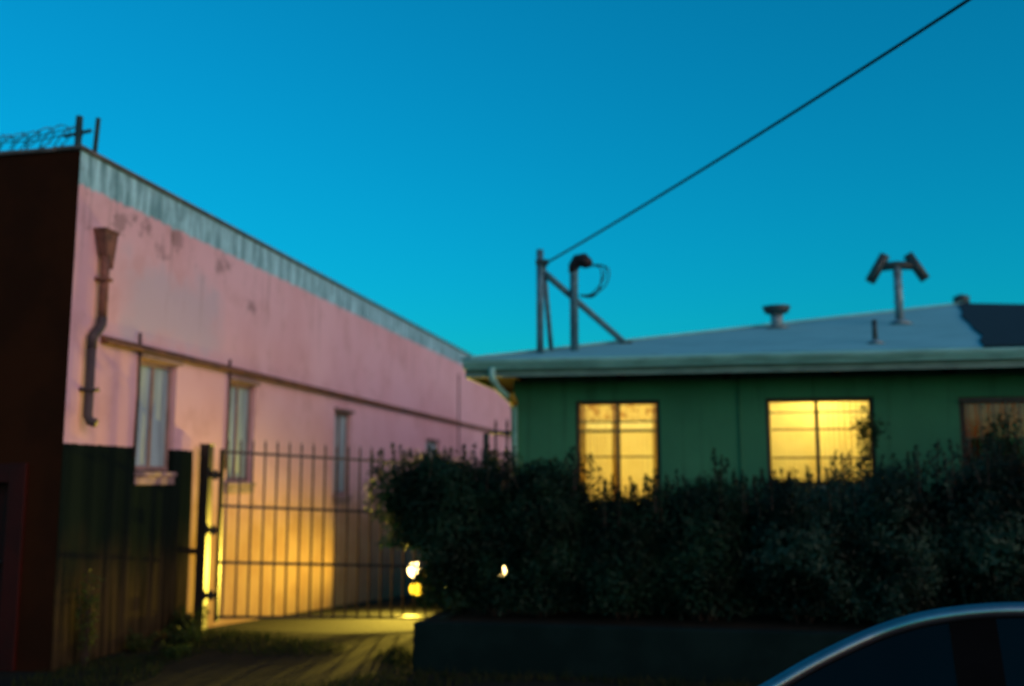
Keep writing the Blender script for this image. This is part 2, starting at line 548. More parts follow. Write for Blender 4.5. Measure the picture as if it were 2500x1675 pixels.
# red street door in the brown front
dr = MB(); dr.box(FD[0] + .09, FD[1] - .09, YC + .13, YC + .18, .0, FD[3] - .09)
for k in range(2):
    for q in range(2):
        u0 = FD[0] + .16 + k * .42
        dr.box(u0, u0 + .37, YC + .105, YC + .13, .15 + q * .80, .85 + q * .78)
d = dr.build('door', M['red_door'], wh, bevel=.006)
b = MB(); b.tube([(FD[1] - .2, YC + .12, .98), (FD[1] - .2, YC + .05, .98), (FD[1] - .32, YC + .05, .98)], .014, 8); b.build('handle', M['galvd'], d)
b = MB()
b.box(FD[0] - .1, FD[0] + .085, YC - .04, YC + .2, 0, FD[3] + .1)
b.box(FD[1] - .085, FD[1] + .1, YC - .04, YC + .2, 0, FD[3] + .1)
b.box(FD[0] + .086, FD[1] - .086, YC - .035, YC + .2, FD[3] - .086, FD[3] + .095)
b.build('frame', M['red_door'], d, bevel=.008)
# windows of the side wall
for k, (y0, y1, z0, z1) in enumerate(WIN):
    f = MB()
    w = .055
    xf, xb = XW - .06, XW - .13
    f.box(xb, xf, y0 + .002, y0 + w, z0 + .002, z1 - .002)
    f.box(xb, xf, y1 - w, y1 - .002, z0 + .002, z1 - .002)
    f.box(xb, xf, y0 + w + .001, y1 - w - .001, z1 - w, z1 - .002)
    f.box(xb, xf, y0 + w + .001, y1 - w - .001, z0 + .002, z0 + w)
    fo = f.build('window', M['wframe'], wh, bevel=.006)
    ym = (y0 + y1) / 2
    for (a, c, dx) in ((y0 + w, ym - .012, .0), (ym + .012, y1 - w, .012)):
        p = MB(); p.box(xb + .012 + dx, xb + .035 + dx, a, c, z0 + w, z1 - w)
        p.build('boarded_pane', M['board'], fo)
    p = MB(); p.box(xb + .005, xb + .065, ym - .011, ym + .011, z0 + w, z1 - w); p.build('mullion', M['wframe'], fo)
    if k < 3:
        s = MB(); s.box(XW + .003, XW + .045, y0 - .03, y1 + .03, z0 - .06, z0 - .01); s.box(XW + .003, XW + .022, y0 - .02, y1 + .02, z0 - .15, z0 - .062)
        s.build('sill', M['sill'], fo, bevel=.008)
    if k < 3:
        s = MB(); s.box(XW + .003, XW + .05, y0 - .05, y1 + .05, z1 + .01, z1 + .06); s.build('lintel', M['wframe'], fo, bevel=.006)
# loading door near the far end
dd = MB(); dd.box(XW - .22, XW - .16, DOOR[0] + .06, DOOR[1] - .06, -.54, DOOR[3] - .06)
for k in range(9):
    z = -.5 + k * .34
    dd.box(XW - .16, XW - .135, DOOR[0] + .07, DOOR[1] - .07, z, z + .31)
dd.build('loading_door', M['dark_pipe'], wh)
# belt course: rusty projecting angle along the wall
b = MB()
yb = 9.16
while yb < 31.5:
    ye = min(yb + 3.05, 31.5)
    b.box(XW + .003, XW + .09 + rng.uniform(-.006, .006), yb, ye - .012, 3.135, 3.165)
    b.box(XW + .003, XW + .045, yb, ye - .014, 3.166, 3.215 + rng.uniform(-.004, .004))
    yb = ye
b.build('belt_ledge', M['rustline'], wh, bevel=.006)
# rain leader: head, upper pipe, offset, lower pipe
b = MB()
hy, hz = 9.06, 4.25
b.add([(XW + .003, hy - .115, hz), (XW + .13, hy - .115, hz), (XW + .13, hy + .115, hz), (XW + .003, hy + .115, hz),
       (XW + .03, hy - .055, hz - .22), (XW + .12, hy - .055, hz - .22), (XW + .12, hy + .07, hz - .36), (XW + .03, hy + .07, hz - .36)],
      [(0, 4, 5, 1), (1, 5, 6, 2), (2, 6, 7, 3), (3, 7, 4, 0), (4, 7, 6, 5)])
b.box(XW + .003, XW + .14, hy - .125, hy + .125, hz, hz + .03)
b.build('leader_head', M['rust'], wh)
b = MB(); b.tube([(XW + .075, hy, hz - .2), (XW + .075, hy, 3.36)], .045, 12)
for z in (3.75,):
    b.box(XW + .003, XW + .13, hy - .06, hy + .06, z, z + .035)
b.build('downpipe', M['rust'], wh, True)
b = MB(); b.tube([(XW + .075, hy, 3.38), (XW + .075, hy - .01, 3.30), (XW + .08, hy - .06, 3.25), (XW + .08, hy - .09, 3.22), (XW + .075, hy - .14, 3.17), (XW + .075, hy - .15, 3.05)], .050, 12)
b.build('elbow', M['dark_pipe'], wh, True)
b = MB(); b.tube([(XW + .075, hy - .15, 3.07), (XW + .075, hy - .15, 2.38), (XW + .10, hy - .145, 2.33), (XW + .16, hy - .14, 2.31)], .045, 12)
b.box(XW + .003, XW + .15, hy - .21, hy - .09, 2.62, 2.655)
b.build('downpipe', M['dark_pipe'], wh, True)
# thin conduits
for (y, z0, z1) in ((9.86, 2.0, 3.34), (24.3, -.2, 4.4), (11.98, 1.9, 3.3)):
    b = MB(); b.tube([(XW + .02, y, z0), (XW + .02, y + .02, (z0 + z1) / 2), (XW + .02, y, z1)], .016, 6)
    b.build('conduit', M['dark_pipe'], wh, True)
# ---------------------------------------------------------------- razor wire on the warehouse roof
rz = empty('razor_wire_fence', 'rusty razor wire coils and short post on warehouse roof edge', 'razor wire', (XW - .1, YC + .1, ZT + .05))
b = MB()
b.bar((-6.12, YC + .12, ZT + .046), (-6.12, YC + .12, ZT + .40), .05, .05)
b.bar((-6.28, YC + .12, ZT + .20), (-5.98, YC + .12, ZT + .24), .028, .028)
b.bar((-6.05, YC + .3, ZT + .046), (-6.03, YC + .3, ZT + .44), .035, .035)
b.build('post', M['galvd'], rz)
b = MB()
pts = []
n = 520
for i in range(n):
    t_ = i / (n - 1)
    a = t_ * 2 * math.pi * 19 + .4 * math.sin(t_ * 37)
    x = -6.2 - 2.9 * t_
    rr = .12 + .035 * math.sin(i * .21) + .02 * math.sin(i * .057)
    pts.append((x + .10 * math.sin(a * 1.0), YC + .15 + rr * .7 * math.cos(a), ZT + .04 + .12 + rr * .85 * math.sin(a) + .03 * math.sin(t_ * 11)))
b.tube(pts, .006, 5)
for i in range(0, n - 1, 4):
    p = Vector(pts[i]); q = Vector((rng.uniform(-1, 1), rng.uniform(-1, 1), rng.uniform(-1, 1))).normalized() * .026
    b.bar(p - q, p + q, .012, .003)
b.build('razor_coil', M['galvd'], rz)
for (z0, s) in ((.22, .06), (.28, .09), (.10, .03)):
    b = MB()
    b.tube([(-6.12 - 3.4 * k / 14, YC + .13 + .02 * math.sin(k), ZT + z0 - s * math.sin(math.pi * k / 14) + .012 * math.sin(k * 2.1)) for k in range(15)], .006, 5)
    b.build('strand', M['galvd'], rz)

# ---------------------------------------------------------------- green house
HX0, HX1, HY0, HY1 = -2.27, 10.8, 12.0, 25.4
ZE = 3.16            # top of the eave
EY, EX = 11.36, -2.72
SL = .232
AP = Vector((EX + 7.1, EY + 7.1, ZE + 7.1 * SL))
hs = empty('green_house', 'low green stucco house with pale hip roof and glowing windows', 'house', (HX0, HY0, 0))
W1 = (-1.515, -.515, 1.36, 2.70)
W2 = (.70, 1.895, 1.70, 2.70)
W3 = (2.80, 4.30, 1.36, 2.68)
b = MB()
wall_grid(b, [HX0, HX1], [-.2, 3.02], [W1, W2, W3], lambda u, v, d: (u, HY0 + d, v), .16)
b.build('front_wall', M['green'], hs)
b = MB(); b.box(HX0 + .001, HX0 + .16, HY0 + .162, HY1 - .16, -.8, 3.02); b.build('side_wall', M['green'], hs)
b = MB(); b.box(HX1 - .16, HX1, HY0 + .162, HY1 - .16, -.8, 3.02); b.build('side_wall', M['green'], hs)
b = MB(); b.box(HX0, HX1, HY1 - .158, HY1, -.8, 3.02); b.build('rear_wall', M['green'], hs)
# roof: hip, 70 mm thick
X1, Y1 = EX + 14.2, EY + 14.2 + .5
RB = Vector((AP.x, Y1 - 7.1, AP.z))
b = MB()
tp = [Vector((EX, EY, ZE)), Vector((X1, EY, ZE)), Vector((X1, Y1, ZE)), Vector((EX, Y1, ZE)), AP, RB]
bt = [p - Vector((0, 0, .06)) for p in tp]
b.add(tp + bt, [(0, 1, 4), (1, 2, 5, 4), (2, 3, 5), (3, 0, 4, 5), (6, 10, 7), (7, 10, 11, 8), (8, 11, 9), (9, 11, 10, 6),
                (0, 6, 7, 1), (1, 7, 8, 2), (2, 8, 9, 3), (3, 9, 6, 0)])
roof = b.build('roof', M['roof'], hs)
roof['label'] = 'pale coated low hip roof'


def roof_z(x, y):
    return ZE + SL * min(y - EY, x - EX, X1 - x, Y1 - y)


def roofpt(px, py):
    d = ray(px, py)
    t_ = (ZE + SL * (0 - EY) - CAMP.z) / (d.z - SL * d.y)
    return CAMP + d * t_


# patch of old dark shingles with a ragged edge, laid proud of the pale coat
edge = [(2335, 745), (2350, 762), (2347, 775), (2368, 792), (2378, 806), (2400, 822), (2393, 834), (2398, 846)]
pe = [roofpt(x, y) for x, y in edge]
pe[0] = AP.copy()
pe[-1] = Vector((pe[-1].x, EY - .012, ZE - .003))
b = MB()
top = [p + Vector((0, 0, .022)) for p in pe] + [Vector((X1, EY - .012, ZE + .019))]
n = len(top)
b.add(top + [p - Vector((0, 0, .026)) for p in top], [tuple(range(n))] + [(i, i + n, (i + 1) % n + n, (i + 1) % n) for i in range(n)])
o = b.build('shingle_patch', M['shingle'], roof)
o['label'] = 'dark old shingles with ragged edge on right part of roof'
# ridge cap on the hip
b = MB(); b.bar(Vector((EX, EY, ZE + .004)), AP + Vector((0, 0, .004)), .22, .03); b.build('hip_cap', M['roof'], roof)
# eave: fascia, soffit, gutter
b = MB(); b.box(EX, X1, EY + .002, EY + .03, ZE - .22, ZE - .062); b.box(EX, EX + .028, EY + .031, Y1, ZE - .22, ZE - .062); b.build('fascia', M['trim'], hs)
b = MB(); b.box(EX + .03, X1, EY + .032, HY0 - .002, ZE - .17, ZE - .155); b.box(EX + .03, HX0 - .002, HY0 - .001, Y1, ZE - .17, ZE - .155); b.build('soffit', M['soffit'], hs)
for i in range(9):
    x = HX0 + .05 + i * 1.22
    bb = MB(); bb.box(x, x + .09, EY + .034, HY0 - .004, ZE - .21, ZE - .171); bb.build('rafter_tail', M['soffit'], hs)
# K-style gutter profile (y out from fascia, z)
prof = [(0.0, -.012), (-.10, -.012), (-.112, -.022), (-.112, -.040), (-.098, -.052), (-.092, -.075), (-.070, -.095), (-.064, -.118), (-.0, -.122)]
b = MB()
xs = [EX - .01 + (X1 - EX) * i / 40 for i in range(41)]
for i, x in enumerate(xs):
    dz = .006 * math.sin(i * .9) + .004 * math.sin(i * 2.3)
    for (py, pz) in prof:
        b.v.append((x, EY + .001 + py, ZE + pz + dz * .6 - .015))
k = len(prof)
for i in range(len(xs) - 1):
    for j in range(k - 1):
        a = i * k + j
        b.f.append((a, a + k, a + k + 1, a + 1))
b.f.append(tuple(range(k)))
b.f.append(tuple(reversed([(len(xs) - 1) * k + j for j in range(k)])))
b.build('gutter', M['gutter'], hs)
# downspout at the corner
b = MB()
b.tube([(EX + .33, EY - .055, ZE - .12), (EX + .33, EY - .055, ZE - .24), (EX + .36, EY + .10, ZE - .33), (HX0 + .02, HY0 - .17, ZE - .47), (HX0 + .02, HY0 - .06, ZE - .58), (HX0 + .02, HY0 - .05, BED_Z)], .042, 8)
b.build('downspout', M['gutter'], hs, True)
b = MB(); b.tube([(EX + .47, EY - .03 + .35, ZE - .40), (EX + .50, EY + .44, ZE - .50)], .046, 8); b.build('pipe_band', simple('yellow_tape', (.45, .30, .03), None, 8, .7), hs, True)
# vertical joint and conduit on the facade
b = MB(); b.tube([(.405, HY0 - .016, .4), (.405, HY0 - .016, 3.0)], .012, 6); b.build('conduit', M['green'], hs, True)


def house_window(w, hbars, vbars, frame_w=.045):
    x0, x1, z0, z1 = w
    f = MB()
    ya, yb = HY0 + .03, HY0 + .10
    f.box(x0 + .002, x0 + frame_w, ya, yb, z0 + .002, z1 - .002)
    f.box(x1 - frame_w, x1 - .002, ya, yb, z0 + .002, z1 - .002)
    f.box(x0 + frame_w + .001, x1 - frame_w - .001, ya, yb, z1 - frame_w, z1 - .002)
    f.box(x0 + frame_w + .001, x1 - frame_w - .001, ya, yb, z0 + .002, z0 + frame_w)
    fo = f.build('window', M['vinyl'], hs, bevel=.005)
    s = MB(); s.box(x0 - .04, x1 + .04, HY0 - .05, HY0 - .002, z0 - .06, z0 - .004); s.build('sill', M['trim'], fo, bevel=.006)
    xs_ = [x0 + frame_w] + list(vbars) + [x1 - frame_w]
    zs_ = [z0 + frame_w] + sorted(hbars) + [z1 - frame_w]
    for v in vbars:
        m = MB(); m.box(v - .019, v + .019, ya + .012, yb - .012, z0 + frame_w, z1 - frame_w); m.build('mullion', M['muntin'], fo)
    for i in range(len(xs_) - 1):
        for h in hbars:
            m = MB(); m.box(xs_[i] + .02, xs_[i + 1] - .02, ya + .02, yb - .02, h - .009, h + .009); m.build('muntin', M['muntin'], fo)
        for j in range(len(zs_) - 1):
            p = MB(); p.box(xs_[i] + .004, xs_[i + 1] - .004, ya + .034, ya + .037, zs_[j] + .002, zs_[j + 1] - .002); p.build('pane', M['glass'], fo)
    return fo


house_window(W1, [2.035], [-1.01])
house_window(W2, [2.34, 2.015], [1.27])
w3 = house_window(W3, [2.23], [3.55], .07)
for i in range(11):
    x = W3[0] + .08 + i * .134
    m = MB(); m.tube([(x, HY0 - .025, W3[2] + .02), (x, HY0 - .025, W3[3] - .02)], .008, 6); m.build('security_bar', M['iron'], w3)
for z in (W3[3] - .05, W3[2] + .03):
    m = MB(); m.box(W3[0], W3[1], HY0 - .048, HY0 - .034, z, z + .02); m.build('security_rail', M['iron'], w3)


def curtain(name, mat, x0, x1, z0, z1, y, folds, amp, label, cat='curtain', hem=0.0):
    b = MB()
    nx, nz = int(folds * 10), 6
    for j in range(nz + 1):
        for i in range(nx + 1):
            u = i / nx
            x = x0 + (x1 - x0) * u
            z = z0 + (z1 - z0) * j / nz
            ph = u * folds * 2 * math.pi + .7 * math.sin(u * 9 + folds)
            zz = z + (hem * math.cos(ph) if j == 0 else 0)
            b.v.append((x, y + amp * math.sin(ph) * (1 - .35 * j / nz), zz))
    w = nx + 1
    for j in range(nz):
        for i in range(nx):
            a = j * w + i
            b.f.append((a, a + 1, a + 1 + w, a + w))
    o = b.build(name, mat, None, True)
    return tag(o, label, cat)


curtain('curtain', M['sheer'], W1[0] + .02, -1.03, 1.32, 2.38, 12.235, 7, .016, 'cream sheer curtain, left half of the window near the downspout')
curtain('curtain', M['sheer'], -1.06, W1[1] - .02, 1.32, 2.38, 12.255, 9, .014, 'cream sheer curtain, right half of the window near the downspout')
curtain('gleam_band', M['gleam'], W1[0] + .01, W1[1] - .01, 2.35, 2.50, 12.24, 9, .008, 'bright thin heading band of cloth added for room light between the rods of the window near the downspout', 'curtain')  # pale cloth stands in for the lit room seen through a gap
curtain('valance', M['valance'], W1[0] + .01, W1[1] - .01, 2.475, 2.74, 12.205, 8, .012, 'mottled floral valance across top of the window near the downspout', 'valance', .006)
curtain('side_drape', M['drape'], W1[0] + .01, W1[0] + .10, 1.30, 2.66, 12.21, 2, .012, 'narrow doubled drape at left jamb of the window near the downspout')
curtain('side_drape', M['drape'], W1[1] - .10, W1[1] - .01, 1.30, 2.66, 12.215, 2, .012, 'narrow doubled drape at right jamb of the window near the downspout')
curtain('side_drape', M['drape'], -1.10, -1.00, 1.30, 2.66, 12.21, 2, .012, 'narrow doubled drape at middle of the window near the downspout')
b = MB(); b.tube([(W1[0] - .05, 12.19, 2.455), (W1[1] + .05, 12.19, 2.455)], .010, 8); b.tube([(W1[0] - .05, 12.19, 2.345), (W1[1] + .05, 12.19, 2.345)], .013, 8)
tag(b.build('curtain_rod', M['muntin'], None, True), 'twin dark curtain rods across the window near the downspout', 'curtain rod')
curtain('curtain', M['sheer'], W2[0] + .01, 1.28, 1.66, 2.70, 12.235, 11, .014, 'bright sheer curtain in left half of the wide middle window')
curtain('curtain', M['sheer'], 1.26, W2[1] - .01, 1.66, 2.70, 12.25, 10, .014, 'bright sheer curtain in right half of the wide middle window')
b = MB(); b.tube([(W2[0] - .05, 12.19, 2.545), (W2[1] + .05, 12.19, 2.545)], .009, 8)
tag(b.build('curtain_rod', M['muntin'], None, True), 'thin curtain rod across the bright middle window', 'curtain rod')
curtain('curtain', M['orange_cloth'], W3[0] + .10, W3[1] - .1, 2.24, 2.66, 12.235, 14, .014, 'dim orange half curtain behind the security bars')
curtain('curtain', M['dark_cloth'], W3[0] + .02, W3[1] - .02, 1.30, 2.25, 12.26, 14, .014, 'dark lower curtain added to block room light behind the security bars')  # made-up cloth that keeps the lower part of this window dark


def room(x0, x1, z0, z1, depth):
    b = MB()
    y0, y1 = HY0 + .162, HY0 + .162 + depth
    b.quad((x0, y1, z0), (x1, y1, z0), (x1, y1, z1), (x0, y1, z1))
    b.quad((x0, y0, z0), (x0, y1, z0), (x0, y1, z1), (x0, y0, z1))
    b.quad((x1, y0, z0), (x1, y1, z0), (x1, y1, z1), (x1, y0, z1))
    b.quad((x0, y0, z0), (x1, y0, z0), (x1, y1, z0), (x0, y1, z0))
    b.quad((x0, y0, z1), (x1, y0, z1), (x1, y1, z1), (x0, y1, z1))
    return b.build('room', M['plaster'], hs)


def room_lamp(loc, watts, r=.12, col=(1.0, .74, .20)):
    l = bpy.data.lights.new('room_lamp', 'POINT')
    l.energy = watts
    l.shadow_soft_size = r
    l.color = col
    o = bpy.data.objects.new('room_lamp', l)
    COL.objects.link(o)
    o.parent = hs
    o.matrix_parent_inverse = Matrix.Translation(-Vector(hs.location))
    o.location = loc


room(-2.08, .10, .55, 2.95, 3.2)
room_lamp((-.75, 13.6, 2.55), 19)
room(.15, 2.35, .55, 2.95, 3.0)
room_lamp((1.30, 12.80, 2.74), 14.5)
room(2.45, 5.2, .55, 2.95, 3.2)
room_lamp((3.6, 14.0, 2.5), 4, col=(1.0, .5, .18))

# ---------------------------------------------------------------- things on the roof
def cyl(b, x, y, z0, z1, r, n=14):
    b.tube([(x, y, z0), (x, y, z1)], r, n)


rp = roofpt(1897, 800)
vent = MB(); cyl(vent, rp.x, rp.y, rp.z - .05, rp.z + .21, .085)
ve = vent.build('roof_vent', M['galv'], roof, True)
ve['label'] = 'round galvanised vent with flared cap'
# note: caps are sub-parts of the house roof level
c = MB(); c.tube([(rp.x, rp.y, rp.z + .19), (rp.x, rp.y, rp.z + .215), (rp.x, rp.y, rp.z + .30), (rp.x, rp.y, rp.z + .315)], [.10, .165, .20, .10], 16)
c.build('vent_cap', M['galvd'], roof, True)
c = MB(); c.tube([(rp.x, rp.y, rp.z - .02), (rp.x, rp.y, rp.z + .03)], [.20, .10], 16); c.build('vent_flashing', M['galv'], roof, True)
# flue with H-shaped cowl
rp = roofpt(2197, 790)
b = MB(); cyl(b, rp.x, rp.y, rp.z - .05, rp.z + .84, .055)
for k in range(4):
    cyl(b, rp.x, rp.y, rp.z + .1 + k * .2, rp.z + .125 + k * .2, .064)
o = b.build('flue_pipe', M['galv'], roof, True)
o['label'] = 'tall flue pipe with forked cowl'
b = MB()
zt = rp.z + .83
b.tube([(rp.x - .25, rp.y, zt - .02), (rp.x, rp.y, zt), (rp.x + .25, rp.y, zt - .02)], .062, 12)
b.tube([(rp.x - .37, rp.y, zt - .22), (rp.x - .27, rp.y, zt - .05), (rp.x - .15, rp.y, zt + .15)], .072, 12)
b.tube([(rp.x + .37, rp.y, zt - .22), (rp.x + .27, rp.y, zt - .05), (rp.x + .15, rp.y, zt + .15)], .072, 12)
b.build('flue_cowl', M['galvd'], roof, True)
b = MB(); b.tube([(rp.x, rp.y, rp.z - .03), (rp.x, rp.y, rp.z + .06)], [.2, .07], 14); b.build('flue_flashing', M['galv'], roof, True)
rp = roofpt(2137, 838)
b = MB(); cyl(b, rp.x, rp.y, rp.z - .04, rp.z + .27, .03, 10); b.build('plumbing_vent', M['galvd'], roof, True)
b = MB(); b.tube([(rp.x, rp.y, rp.z - .02), (rp.x, rp.y, rp.z + .04)], [.13, .04], 12); b.build('vent_flashing', M['galv'], roof, True)
b = MB()
b.tube([(AP.x + .12, AP.y + .2, AP.z - .03), (AP.x + .12, AP.y + .2, AP.z + .10), (AP.x + .12, AP.y + .2, AP.z + .15), (AP.x + .12, AP.y + .2, AP.z + .20)], [.16, .13, .15, .04], 12)
b.build('ridge_vent', M['galvd'], roof, True)

# ---------------------------------------------------------------- service mast and drop cable
def on_roof(px, py):
    p = roofpt(px, py)
    p.z = roof_z(p.x, p.y)
    return p


m0 = on_roof(1317, 862)
MY = m0.y
sm = empty('service_mast', 'steel service mast with diagonal brace and weatherhead on roof corner', 'utility mast', m0)


def mp(px, py, y=None):
    return P(px, py, 'Y', MY if y is None else y)


def stand(p):
    return Vector((p.x, p.y, roof_z(p.x, p.y) - .02))


t1 = mp(1318, 610)
b = MB(); b.tube([(t1.x, MY, stand(t1).z), t1], .044, 10); b.build('post', M['mast'], sm, True)
q = mp(1346, 850, MY + .28); q2 = mp(1325, 640)
b = MB(); b.tube([stand(q), q2 + Vector((0, .05, 0))], .032, 8); b.build('rear_strut', M['mast'], sm, True)
t2 = mp(1401, 668, MY + .22)
b = MB(); b.tube([stand(t2), t2, t2 + Vector((.01, 0, .05))], .052, 12); b.build('riser_conduit', M['mast'], sm, True)
b = MB()
h = t2 + Vector((.0, 0, .03))
b.tube([h + Vector((-.01, 0, -.02)), h + Vector((.0, 0, .06)), h + Vector((.05, -.01, .125)), h + Vector((.12, -.02, .13)), h + Vector((.175, -.03, .075)), h + Vector((.185, -.03, .04))], [.055, .07, .085, .09, .075, .05], 12)
b.build('weatherhead', M['wire'], sm, True)
bt_ = on_roof(1530, 838)
b = MB(); b.tube([bt_ - Vector((0, 0, .02)), mp(1332, 668) + Vector((0, .03, 0))], .042, 10); b.build('brace', M['mast'], sm, True)
b = MB(); b.box(bt_.x - .07, bt_.x + .07, bt_.y - .05, bt_.y + .05, bt_.z - .02, bt_.z + .025); b.build('brace_foot', M['galvd'], sm)
for k, (sx, sy) in enumerate(((.38, .02), (.42, -.06), (.34, -.10))):
    a0 = h + Vector((.17, -.03, .06))
    a1 = h + Vector((sx, -.05 - .02 * k, .03 + sy * .3))
    a2 = h + Vector((sx - .02, -.06, -.14 - .05 * k))
    a3 = h + Vector((.22, -.05, -.30 - .02 * k))
    a4 = h + Vector((.06, -.05, -.31))
    pts = []
    seq = [a0, a0, a1, a2, a3, a4, a4]
    for i in range(len(seq) - 3):
        p0, p1, p2, p3 = seq[i:i + 4]
        for s_ in range(6):
            u = s_ / 6
            pts.append(.5 * ((2 * p1) + (p2 - p0) * u + (2 * p0 - 5 * p1 + 4 * p2 - p3) * u * u + (3 * p1 - p0 - 3 * p2 + p3) * u ** 3))
    b = MB(); b.tube(pts, .009, 6); b.build('drip_loop', M['wire'], sm, True)
A = mp(1336, 641)
b = MB(); b.box(t1.x - .045, A.x + .01, MY - .05, MY + .045, A.z - .03, A.z + .03); b.build('cable_clamp', M['galvd'], sm)
# the drop cable climbs over the street to a pole outside the picture
d2 = ray(2365, 0)
Bp = CAMP + d2 * (7.6 / d2.y) + Vector((0, 0, .07))
Cp = A + (Bp - A) * 1.45
b = MB()
pts = []
for i in range(41):
    u = i / 40
    p = A.lerp(Cp, u)
    p.z -= .08 * 4 * u * (1 - u)
    pts.append(p)
b.tube(pts, .0135, 8)
tag(b.build('drop_cable', M['wire'], None, True), 'dark overhead cable rising from roof mast to top right of sky', 'cable')
up = empty('utility_pole', 'weathered wooden utility pole carrying the overhead cable', 'utility pole', (Cp.x + .16, Cp.y, 0))
b = MB(); b.tube([(Cp.x + .16, Cp.y, -.1), (Cp.x + .16, Cp.y, Cp.z + 1.2)], [.17, .12], 14); b.build('pole', M['bark'], up, True)
b = MB(); b.bar((Cp.x + .16, Cp.y - 1.1, Cp.z + .7), (Cp.x + .16, Cp.y + 1.1, Cp.z + .7), .1, .12); b.build('crossarm', M['bark'], up)

# ---------------------------------------------------------------- gate
GH = Vector((-5.72, 11.27, 0))
GD = Vector((.84, .5426, 0)).normalized()
SAG = -.050
GL = 2.95
gt = empty('driveway_gate', 'black iron spiked gate swung inward beside the pink wall', 'gate', GH)
RAILS = [2.10, 1.46, .80, .17]


def gp(t_, z):
    return GH + GD * t_ + Vector((0, 0, z + SAG * t_))


for k, z in enumerate(RAILS):
    for dz in ((0,) if k in (1, 3) else (0,)):
        b = MB(); b.bar(gp(.02, z + dz), gp(GL, z + dz), .03, .032); b.build('rail', M['iron'], gt)
# one bar mesh, shared
bm_ = MB()
H0 = RAILS[3] - .02
bm_.bar((0, 0, H0), (0, 0, RAILS[0] + .08), .023, .023)
zz = RAILS[0] + .08
bm_.add([(-.016, -.016, zz + .02), (.016, -.016, zz + .02), (.016, .016, zz + .02), (-.016, .016, zz + .02), (0, 0, zz - .01), (0, 0, zz + .11)],
        [(0, 1, 5), (1, 2, 5), (2, 3, 5), (3, 0, 5), (1, 0, 4), (2, 1, 4), (3, 2, 4), (0, 3, 4)])
bar_me = None
NB = 20
for i in range(NB):
    t_ = .10 + (GL - .16) * i / (NB - 1)
    p = gp(t_, 0)
    if bar_me is None:
        o = bm_.build('bar', M['iron'], gt)
        bar_me = o.data
    else:
        o = link('bar', bar_me, None, gt)
    o.location = p
    o.rotation_euler = (0, 0, math.atan2(GD.y, GD.x) + rng.uniform(-.02, .02))
for t_ in (.035, GL - .02):
    b = MB(); b.bar(gp(t_, RAILS[3] - .05), gp(t_, RAILS[0] + .03), .045, .045); b.build('stile', M['iron'], gt)
for z in (1.82, 1.17, .42):
    b = MB(); b.tube([gp(-.035, z - .06), gp(-.035, z + .06)], .026, 8); b.box(GH.x - .10, GH.x + .02, GH.y - .035, GH.y + .02, z - .03, z + .03); b.build('hinge', M['iron'], gt)
gps = empty('gate_post', 'square black gate post beside the pink wall', 'post', (-5.84, 11.2, 0))
b = MB(); b.box(-5.91, -5.79, 11.15, 11.27, -.1, 2.17); b.box(-5.92, -5.78, 11.14, 11.28, 2.172, 2.19); b.build('shaft', M['iron'], gps, bevel=.006)
b = MB(); b.box(-5.998, -5.912, 11.16, 11.26, .9, .96); b.build('wall_bracket', M['iron'], gps)
# fixed panel by the house corner
fp = empty('fence_panel', 'short spiked iron fence panel against the house corner', 'fence', (-2.6, 12.1, 0))
fz = .27
for z in (2.07, 1.2, .2):
    b = MB(); b.bar((-2.60, 12.1, z + fz), (-2.272, 12.1, z + fz), .03, .034); b.build('rail', M['iron'], fp)
for i in range(2):
    o = link('bar', bar_me, None, fp)
    o.location = (-2.51 + i * .14, 12.1, fz - .04)
b = MB(); b.box(-2.66, -2.60, 12.07, 12.13, -.15, 2.06 + fz); b.build('post', M['iron'], fp, bevel=.005)


# ---------------------------------------------------------------- cars
def spline(xs, ys, x):
    """monotone-ish smooth interpolation"""
    for i in range(len(xs) - 1):
        if x <= xs[i + 1] or i == len(xs) - 2:
            h = xs[i + 1] - xs[i]
            u = (x - xs[i]) / h

            def tan(k):
                if k == 0:
                    return (ys[1] - ys[0]) / (xs[1] - xs[0])
                if k == len(xs) - 1:
                    return (ys[-1] - ys[-2]) / (xs[-1] - xs[-2])
                return (ys[k + 1] - ys[k - 1]) / (xs[k + 1] - xs[k - 1])
            m0_, m1_ = tan(i) * h, tan(i + 1) * h
            return (2 * u ** 3 - 3 * u ** 2 + 1) * ys[i] + (u ** 3 - 2 * u ** 2 + u) * m0_ + (-2 * u ** 3 + 3 * u ** 2) * ys[i + 1] + (u ** 3 - u ** 2) * m1_


